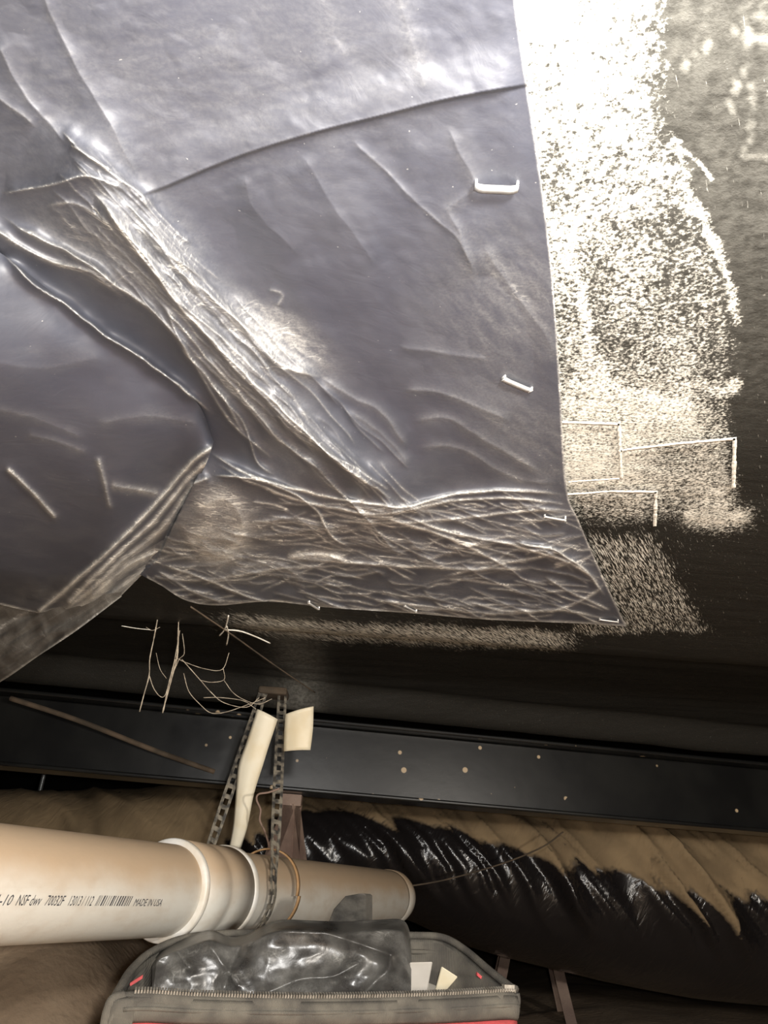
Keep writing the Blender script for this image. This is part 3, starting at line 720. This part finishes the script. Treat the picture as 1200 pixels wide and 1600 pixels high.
# towards its top ends the strap turns so that its flat faces the open side
N = np.cross(T, W)
hanger = empty('hanger_strap', aL, 'black perforated metal hanger strap looped under the cream pipe', 'strap')
mb = MB(); hw = .009
for s in (-1, 1): mb.ribbon(pp + W * s * hw * .72, W * hw * .28, N, .0016)
k = 0
while k < len(pp) - 3:
    mb.ribbon(pp[k:k + 3], W[k:k + 3] * hw, N[k:k + 3], .0015); k += 5
part('perforated_band', mb.mesh('perforated_band', False), M_strap, hanger, False)
mb = MB(); mb.box((aL + aR) / 2 + np.array([.0, .02, .006]), (.028, 0, 0), (0, .03, 0), (0, 0, .007)); 
o = part('mounting_plate', mb.mesh('mounting_plate', False), M_wood, hanger, False)
bv = o.modifiers.new('bevel', 'BEVEL'); bv.width = .004; bv.segments = 2

cord = [circ(twr + .008 * math.sin(ph * 1.3), PR + .004 + .011 * max(0, math.cos(ph - .5)), ph) for ph in np.linspace(0, 2 * math.pi, 60)]
mb = MB(); cp = np.array(cord); Tn = np.gradient(cp, axis=0); Tn /= np.linalg.norm(Tn, axis=1)[:, None]
mb.ribbon(cp, pdir * .0042, np.cross(Tn, pdir), .0022)
cd = link('tan_tie', mb.mesh('tan_tie'), M_tan); tag(cd, 'tan plastic tie looped loosely around the pipe beside the strap', 'cable tie')
pts = smooth_poly([at_d(*q) for q in ((437, 1232, 1.29), (420, 1238, 1.29), (404, 1241, 1.29), (401, 1250, 1.29), (407, 1265, 1.29), (406, 1282, 1.29), (414, 1300, 1.30), (420, 1325, 1.31), (412, 1340, 1.33))], 8)
mb = MB(); mb.tube(pts, .0018, 6); o = link('brown_wire', mb.mesh('brown_wire'), M_rust); tag(o, 'thin curled brown wire beside the right run of the strap', 'wire')

# cream plastic strips hanging at the strap's anchor
def strip_obj(name, rows, depth, label, th=.003):
    A = np.array([at_d(u, v, d) for (u, v, d), _ in rows]); B = np.array([at_d(u, v, d) for _, (u, v, d) in rows])
    A = smooth_poly(A, 6); B = smooth_poly(B, 6)
    n = 8; s = np.linspace(0, 1, n)[None, :, None]
    P = A[:, None] * (1 - s) + B[:, None] * s
    P[..., 1] -= (.006 * np.sin(np.pi * np.linspace(0, 1, n)))[None, :]
    me = grid_mesh(name, P); o = link(name, me, M_strip); solid(o, th)
    return tag(o, label, 'plastic strip')
strip_obj('plastic_strip', [((402, 1108, 1.37), (434, 1124, 1.37)), ((385, 1160, 1.36), (420, 1166, 1.36)), ((373, 1195, 1.35), (411, 1195, 1.35)), ((369, 1235, 1.34), (397, 1240, 1.34)), ((364, 1290, 1.33), (387, 1290, 1.33)), ((358, 1324, 1.33), (376, 1327, 1.33))], 0, 'long tapering cream plastic strip hanging between the strap runs')
strip_obj('plastic_strip', [((446, 1116, 1.36), (490, 1104, 1.36)), ((444, 1145, 1.36), (489, 1138, 1.36)), ((443, 1174, 1.35), (485, 1172, 1.35))], 0, 'short squarish cream plastic strip right of the strap')

# ------------------------------------------------------------------ steel piers
def pier(apex, hgt, spread, rot, label):
    base_z = -.03
    root = empty('steel_pier', (apex[0], apex[1], base_z), label, 'pier', 'steel piers under the beams')
    cap = np.array(apex)
    mb = MB(); mb.box(cap + [0, 0, -.012], (.022, 0, 0), (0, .022, 0), (0, 0, .012)); part('cap', mb.mesh('cap', False), M_rust, root, False)
    for k in range(4):
        a = rot + k * math.pi / 2; foot = np.array([apex[0] + spread * math.cos(a), apex[1] + spread * math.sin(a), base_z])
        hd = cap + np.array([.018 * math.cos(a), .018 * math.sin(a), -.02])
        T_ = (foot - hd); S_ = np.array([-math.sin(a), math.cos(a), 0]); O_ = np.array([math.cos(a), math.sin(a), 0])
        mb = MB()
        for s in (-1, 1):                                  # the two flats of an angle iron
            wv_ = (S_ * s * .7 - O_ * .7) * .016
            mb.ribbon(np.array([hd + wv_, foot + wv_]), wv_, np.cross(wv_ / np.linalg.norm(wv_), T_ / np.linalg.norm(T_)), .004)
        part('leg', mb.mesh('leg', False), M_rust, root, False)
    mb = MB(); mb.box((apex[0], apex[1], base_z + .004), (spread * .85, 0, 0), (0, spread * .85, 0), (0, 0, .006)); part('base_plate', mb.mesh('base_plate', False), M_rust, root, False)
ap = at_z(455, 1239, BEAM_Z0 - .001); ap = ap + np.array([0.0, .045, 0])
pier(tuple(ap), .5, .17, .35, 'brown steel pier with splayed legs under the beam, behind the cream pipe')
ap2 = at_y(824, 1330, 2.95); pier((ap2[0], ap2[1], .60), .5, .22, .65, 'brown steel pier whose lower legs show under the sagging duct')

# ------------------------------------------------------------------ thin things in the dark
def wire(name, pts, r, mat, label, cat, n=6):
    mb = MB(); mb.tube(smooth_poly(np.array(pts), 10), r, n); o = link(name, mb.mesh(name), mat); return tag(o, label, cat)
wire('slack_wire', [at_y(588, 1381, 2.06), at_y(620, 1386, 2.07), at_y(680, 1378, 2.08), at_y(740, 1363, 2.09), at_y(800, 1344, 2.1), at_y(850, 1322, 2.1), at_y(880, 1300, 2.1)], .002, M_wood, 'thin brown wire sagging in front of the shiny duct', 'wire')
wire('brown_rod', [at_y(16, 1091, 1.70), at_y(120, 1125, 1.72), at_y(240, 1172, 1.76), at_y(335, 1206, 1.80)], .006, M_wood, 'long thin brown rod slanting through the dark cavity at left', 'rod')
wire('tight_string', [at_z(298, 948, .722), at_z(360, 990, .722), at_z(430, 1040, .724), at_z(492, 1082, .726)], .0012, M_wood, 'straight thin brown string running from the hem to the strap anchor', 'string')
wire('metal_peg', [at_y(69, 1210, 2.95), at_y(64, 1230, 2.95), at_y(52, 1280, 2.95), at_y(0, 1480, 2.95)], .008, M_staple, 'grey metal stake standing up behind the dusty duct at far left', 'peg')

web = empty('cobweb', at_z(262, 985, .73), 'dusty cobweb strands drooping below the torn hem left of the strap', 'cobweb')
dW = 1.16
strands = [([(246, 968), (240, 1000), (234, 1030), (233, 1055), (225, 1085), (218, 1112)], .0011),
           ([(233, 1055), (240, 1075), (250, 1088), (258, 1086), (266, 1060), (274, 1030)], .0008),
           ([(279, 970), (278, 1010), (276, 1030), (268, 1060), (260, 1090), (254, 1114)], .0014),
           ([(281, 985), (273, 1030), (263, 1070), (256, 1105)], .0008), ([(285, 990), (288, 1020), (280, 1030), (272, 1048)], .0007),
           ([(276, 1028), (290, 1035), (320, 1045), (347, 1046), (358, 1020)], .0006), ([(284, 1030), (300, 1048), (315, 1065), (330, 1082), (350, 1098), (385, 1105), (405, 1090)], .0008),
           ([(287, 1052), (295, 1080), (312, 1100), (330, 1114), (355, 1112), (395, 1098), (415, 1090)], .0007), ([(313, 1063), (330, 1066), (350, 1062), (349, 1045)], .0006),
           ([(350, 1063), (365, 1083), (385, 1095), (405, 1100), (425, 1092)], .0006), ([(318, 1090), (345, 1090), (380, 1095), (400, 1108)], .0006),
           ([(244, 1020), (250, 1045), (260, 1060)], .0005), ([(228, 980), (238, 985), (250, 980)], .0005)]
for pts, r in strands:
    p2 = smooth_poly(pts, 6); dd_ = dW + .03 * (p2[:, 0] - 250) / 150
    P2 = at_d(p2[:, 0], p2[:, 1], dd_); rr_ = r * (.4 + .8 * fbm(p2[:, 0] / 3, p2[:, 1] / 3, 2))
    mb = MB(); mb.tube(P2, rr_, 5); part('strand', mb.mesh('strand'), M_web, web)
fib = empty('white_fibre', at_z(352, 985, .722), 'small white fibre tuft caught on the string below the hem', 'fibre')
for pts in ([(357, 962), (354, 975), (350, 985), (343, 993)], [(354, 978), (357, 990), (354, 1008)], [(352, 984), (375, 986), (400, 995), (422, 1005)], [(190, 978), (215, 982), (235, 984)]):
    p2 = smooth_poly(pts, 6); mb = MB(); mb.tube(at_z(p2[:, 0], p2[:, 1], .722), .0011 if pts[0][0] > 300 else .0006, 5); part('fibre', mb.mesh('fibre'), M_webwhite, fib)

# ------------------------------------------------------------------ tool bag
front_px = [(176, 1566, .760), (190, 1553, .765), (230, 1550, .772), (300, 1554, .785), (400, 1557, .80), (500, 1558, .815), (620, 1556, .835), (720, 1552, .85), (790, 1548, .862), (806, 1550, .865)]
back_px = [(176, 1566, .762), (186, 1548, .80), (205, 1518, .87), (240, 1488, .94), (300, 1466, .98), (400, 1460, 1.0), (520, 1462, 1.01), (640, 1464, 1.01), (690, 1467, 1.0), (725, 1486, .97), (765, 1520, .915), (797, 1545, .875), (806, 1550, .866)]
FR = smooth_poly([at_d(*p) for p in front_px], 8); BK = smooth_poly([at_d(*p) for p in back_px], 8)
def res3(p, n):
    L = np.r_[0, np.cumsum(np.linalg.norm(np.diff(p, axis=0), axis=1))]; t = np.linspace(0, L[-1], n)
    return np.stack([np.interp(t, L, p[:, i]) for i in range(3)], 1)
FR = res3(FR, 90); BK = res3(BK, 90)
print('bag front', FR[0], FR[-1], 'back', BK[45])
bx = (FR[0] + FR[-1]) / 2
bag = empty('tool_bag', (bx[0], bx[1] + .08, 0.0), 'open grey-black canvas tool bag with red front below the pipe', 'tool bag')
xdir = (FR[-1] - FR[0]) * [1, 1, 0]; xdir /= np.linalg.norm(xdir); fdir = np.array([xdir[1], -xdir[0], 0])      # fdir: towards the camera
def wall_rows(rim, zs, outs):
    """rows of a bag wall hanging from a rim curve: zs = list of drop fractions, outs = outward push"""
    c = rim.mean(0)
    R_ = []
    for f, o_ in zip(zs, outs):
        r = rim.copy(); r[:, 2] = rim[:, 2] * (1 - f) - .0 * f
        r[:, :2] += o_ * fdir[:2]; R_.append(r)
    return np.array(R_)
band_f = .026 / FR[:, 2].mean()
wob = .004 * (fbm(np.linspace(0, 14, 90), np.zeros(90), 3) - .5)[:, None]
fs = np.linspace(0, 1, 6)
bandP = wall_rows(FR, np.linspace(0.012, band_f, 8), .004 + .006 * np.sin(np.linspace(0, np.pi, 8)))
bandP[..., :2] += (wob * fdir[None, :])[None, :, :2]
o = part('trim_band', grid_mesh('trim_band', bandP), M_canvas, bag); solid(o, .003)
redP = wall_rows(FR, np.linspace(band_f * .9, 1.0, 14), .002 + .02 * np.sin(np.linspace(0, np.pi, 14)))
o = part('red_panel', grid_mesh('red_panel', redP), M_red, bag); solid(o, .003)
backP = wall_rows(BK, np.linspace(0, 1, 14), -.004 - .012 * np.sin(np.linspace(0, np.pi, 14)))
o = part('rear_wall', grid_mesh('rear_wall', backP), M_canvas, bag); solid(o, .004)
# stiff inner frame seen along the back rim
inn = wall_rows(BK[4:-4], np.linspace(.015, .16, 8), .006 + .008 * np.linspace(0, 1, 8)); ctr = inn.mean((0, 1))
for k in range(8): inn[k, :, :2] += (ctr[:2] - inn[k, :, :2]) * (.03 + .012 * k)
part('frame_band', grid_mesh('frame_band', inn), M_canvas, bag)
li = wall_rows(BK[6:-6], np.linspace(.14, .97, 6), .018 + .012 * np.linspace(0, 1, 6))
for k in range(6): li[k, :, :2] += (ctr[:2] - li[k, :, :2]) * .11
part('lining', grid_mesh('lining', li), M_lining, bag)
floorP = np.stack([FR * [1, 1, 0] + [0, 0, .01], BK * [1, 1, 0] + [0, 0, .01]]); part('bag_floor', grid_mesh('bag_floor', floorP), M_canvas, bag)
mb = MB(); mb.tube(BK + [0, 0, .002], .0045, 8); part('back_piping', mb.mesh('back_piping'), M_canvas, bag)
mb = MB(); mb.tube(BK[6:-6] * [1, 1, 1] + fdir * .012 + [0, 0, -.016], .003, 6); part('back_piping', mb.mesh('back_piping'), M_canvas, bag)
mb = MB(); mb.tube(FR[3:] + fdir * .0085 + [0, 0, -.013], .0022, 6); part('front_piping', mb.mesh('front_piping'), M_canvas, bag)
mb = MB(); mb.tube(FR + fdir * .009 + np.array([0, 0, -.045]), .0022, 6); part('front_piping', mb.mesh('front_piping'), M_canvas, bag)
# zip along the front edge
tape = np.array([FR + fdir * .006 + [0, 0, -.009], FR + [0, 0, -.001], FR - fdir * .006 + [0, 0, 0.0]]); zt_ = part('zip_tape', grid_mesh('zip_tape', tape), M_canvas, bag); solid(zt_, .0015)
mb = MB(); Z = res3(FR, 150); Tz = np.gradient(Z, axis=0); Tz /= np.linalg.norm(Tz, axis=1)[:, None]
for k in range(8, 149):
    up_ = np.array([0, 0, 1.0]); mb.box(Z[k] + up_ * .0018 + fdir * .001, Tz[k] * .0009, fdir * .0032 + up_ * -.001, up_ * .0016 + fdir * .0006)
o = part('zip_teeth', mb.mesh('zip_teeth', False), M_zip, zt_, False); o['kind'] = 'stuff'
mb = MB(); mb.box(FR[-3] + np.array([0, 0, .003]), xdir * .006, fdir * .004, (0, 0, .003)); part('zip_stop', mb.mesh('zip_stop', False), M_zip, bag, False)
# corner gussets
lg = smooth_poly([at_d(*q) for q in ((194, 1556, .765), (176, 1562, .758), (168, 1580, .752), (163, 1606, .748), (160, 1660, .742))], 8)
mb = MB(); mb.tube(lg, .005, 8); part('corner_piping', mb.mesh('corner_piping'), M_canvas, bag)
lgP = np.array([[p + xdir * s for s in (0, .012, .026)] for p in lg]); 
o = part('side_gusset', grid_mesh('side_gusset', lgP + fdir * .004), M_canvas, bag); solid(o, .003)
rg = smooth_poly([at_d(*q) for q in ((806, 1552, .865), (807, 1568, .862), (797, 1584, .858), (788, 1600, .855), (786, 1650, .85))], 8)
mb = MB(); mb.tube(rg, .0045, 8); part('corner_piping', mb.mesh('corner_piping'), M_canvas, bag)
# red stitched tabs on the frame
for q in ((213, 1532, .842), (752, 1528, .915)):
    p_ = at_d(*q); mb = MB(); s = 1 if q[0] > 500 else -1
    mb.box(p_ , xdir * .006 + np.array([0, 0, -.004 * s]), fdir * .002, (0, 0, .0018)); part('red_tab', mb.mesh('red_tab', False), M_red, bag, False)

# black crumpled film stuffed in the bag
outl_top = [(238, 1500), (252, 1483), (285, 1468), (318, 1455), (335, 1454), (360, 1464), (385, 1460), (412, 1446), (440, 1437), (480, 1438), (540, 1440), (590, 1437), (628, 1437), (640, 1455), (643, 1480)]
tp = res3(np.array([[u, v, 0] for u, v in smooth_poly(outl_top, 5)], float), 150)
rowsn = 90
Uc = np.zeros((rowsn, 150)); Vc = np.zeros_like(Uc); Dc = np.zeros_like(Uc)
botv = 1600 + np.zeros(150); botu = np.linspace(236, 642, 150)
for i in range(rowsn):
    f = i / (rowsn - 1) ; g_ = f
    Uc[i] = tp[:, 0] * (1 - g_) + botu * g_; Vc[i] = tp[:, 1] * (1 - g_) + botv * g_
bd_ = .84 + .055 * (Uc - 236) / 400
k1, _ = poly_dist(Uc, Vc, smooth_poly([(442, 1438), (500, 1455), (560, 1474), (611, 1492)], 4)); k2_, _ = poly_dist(Uc, Vc, smooth_poly([(611, 1492), (607, 1515), (590, 1530), (570, 1552)], 4))
k3, _ = poly_dist(Uc, Vc, [(270, 1476), (246, 1500), (240, 1545)]); k4, _ = poly_dist(Uc, Vc, [(268, 1475), (285, 1495), (296, 1512)]); k5, _ = poly_dist(Uc, Vc, [(350, 1545), (362, 1505), (385, 1462)]); k6, _ = poly_dist(Uc, Vc, smooth_poly([(420, 1550), (470, 1530), (520, 1525), (560, 1505)], 4)); k7, _ = poly_dist(Uc, Vc, [(330, 1480), (372, 1540)])
cr_ = lambda k, a, w_: a * np.exp(-(k / w_) ** 1.1)
crum = .016 * (fbm(Uc / 75, Vc / 55, 3) - .5) + .003 * (1 - np.abs(2 * fbm(Uc / 40 + 4, Vc / 40, 2) - 1))
crum += cr_(k1, .014, 14) + cr_(k2_, .013, 12) + cr_(k3, .010, 9) + cr_(k4, .010, 9) - cr_(k5, .012, 12) + cr_(k6, .008, 8) + cr_(k7, .006, 8)
fr = np.linspace(0, 1, rowsn)[:, None]
Dc = bd_ + .055 * (1 - fr) ** 2 + .05 * sstep(.12, 0, fr) - crum * sstep(0, .12, fr) + .015
Pf = at_d(Uc, Vc, Dc)
# rear half: goes over the top and down behind
rear = []
for k in range(1, 12):
    r = Pf[0] + np.array([0, .005 * k, -.0008 * k * k]) * 1.0; rear.append(r)
Pf = np.concatenate([np.array(rear)[::-1], Pf])
dst = .03 + .22 * np.clip(fbm(np.indices(Pf.shape[:2])[1] / 14., np.indices(Pf.shape[:2])[0] / 10., 4) - .35, 0, 1)
film = link('crumpled_film', grid_mesh('crumpled_film', Pf, {'dust': dst}), M_crumple); tag(film, 'crumpled shiny black plastic film stuffed upright in the open tool bag', 'plastic film')
# dark rubber offcut standing behind the film
A_ = [(512, 1440), (520, 1420), (538, 1400), (560, 1396), (570, 1396), (570, 1440), (570, 1540), (512, 1540)]
P1 = [at_d(u, v, 1.055) for u, v in A_]; P2 = [p + np.array([.012, .012, 0]) for p in P1]
k = len(A_); mb = MB(); mb.add(P1 + P2, [tuple(range(k))[::-1], tuple(range(k, 2 * k))] + [(i, (i + 1) % k, k + (i + 1) % k, k + i) for i in range(k)])
o = link('rubber_offcut', mb.mesh('rubber_offcut', False), M_plate); tag(o, 'dull black rubber offcut with a sloped corner, poking up behind the black film', 'offcut')
bv = o.modifiers.new('bevel', 'BEVEL'); bv.width = .002
# pale cards inside the bag
def card(px, d, mat, label, th=.004):
    P1 = [at_d(u, v, d) for u, v in px]; P2 = [p + np.array([0, th, 0]) for p in P1]; k = len(px)
    mb = MB(); mb.add(P1 + P2, [tuple(range(k))[::-1], tuple(range(k, 2 * k))] + [(i, (i + 1) % k, k + (i + 1) % k, k + i) for i in range(k)])
    o = link('card', mb.mesh('card', False), mat); tag(o, label, 'card'); bv = o.modifiers.new('bevel', 'BEVEL'); bv.width = .001
card([(640, 1504), (676, 1503), (668, 1546), (662, 1600), (640, 1600)], .935, M_card, 'pale grey card standing in the bag beside the black film')
card([(690, 1510), (733, 1538), (731, 1600), (676, 1600), (680, 1548)], .945, M_strip, 'cream card with a slanted top in the right of the bag')
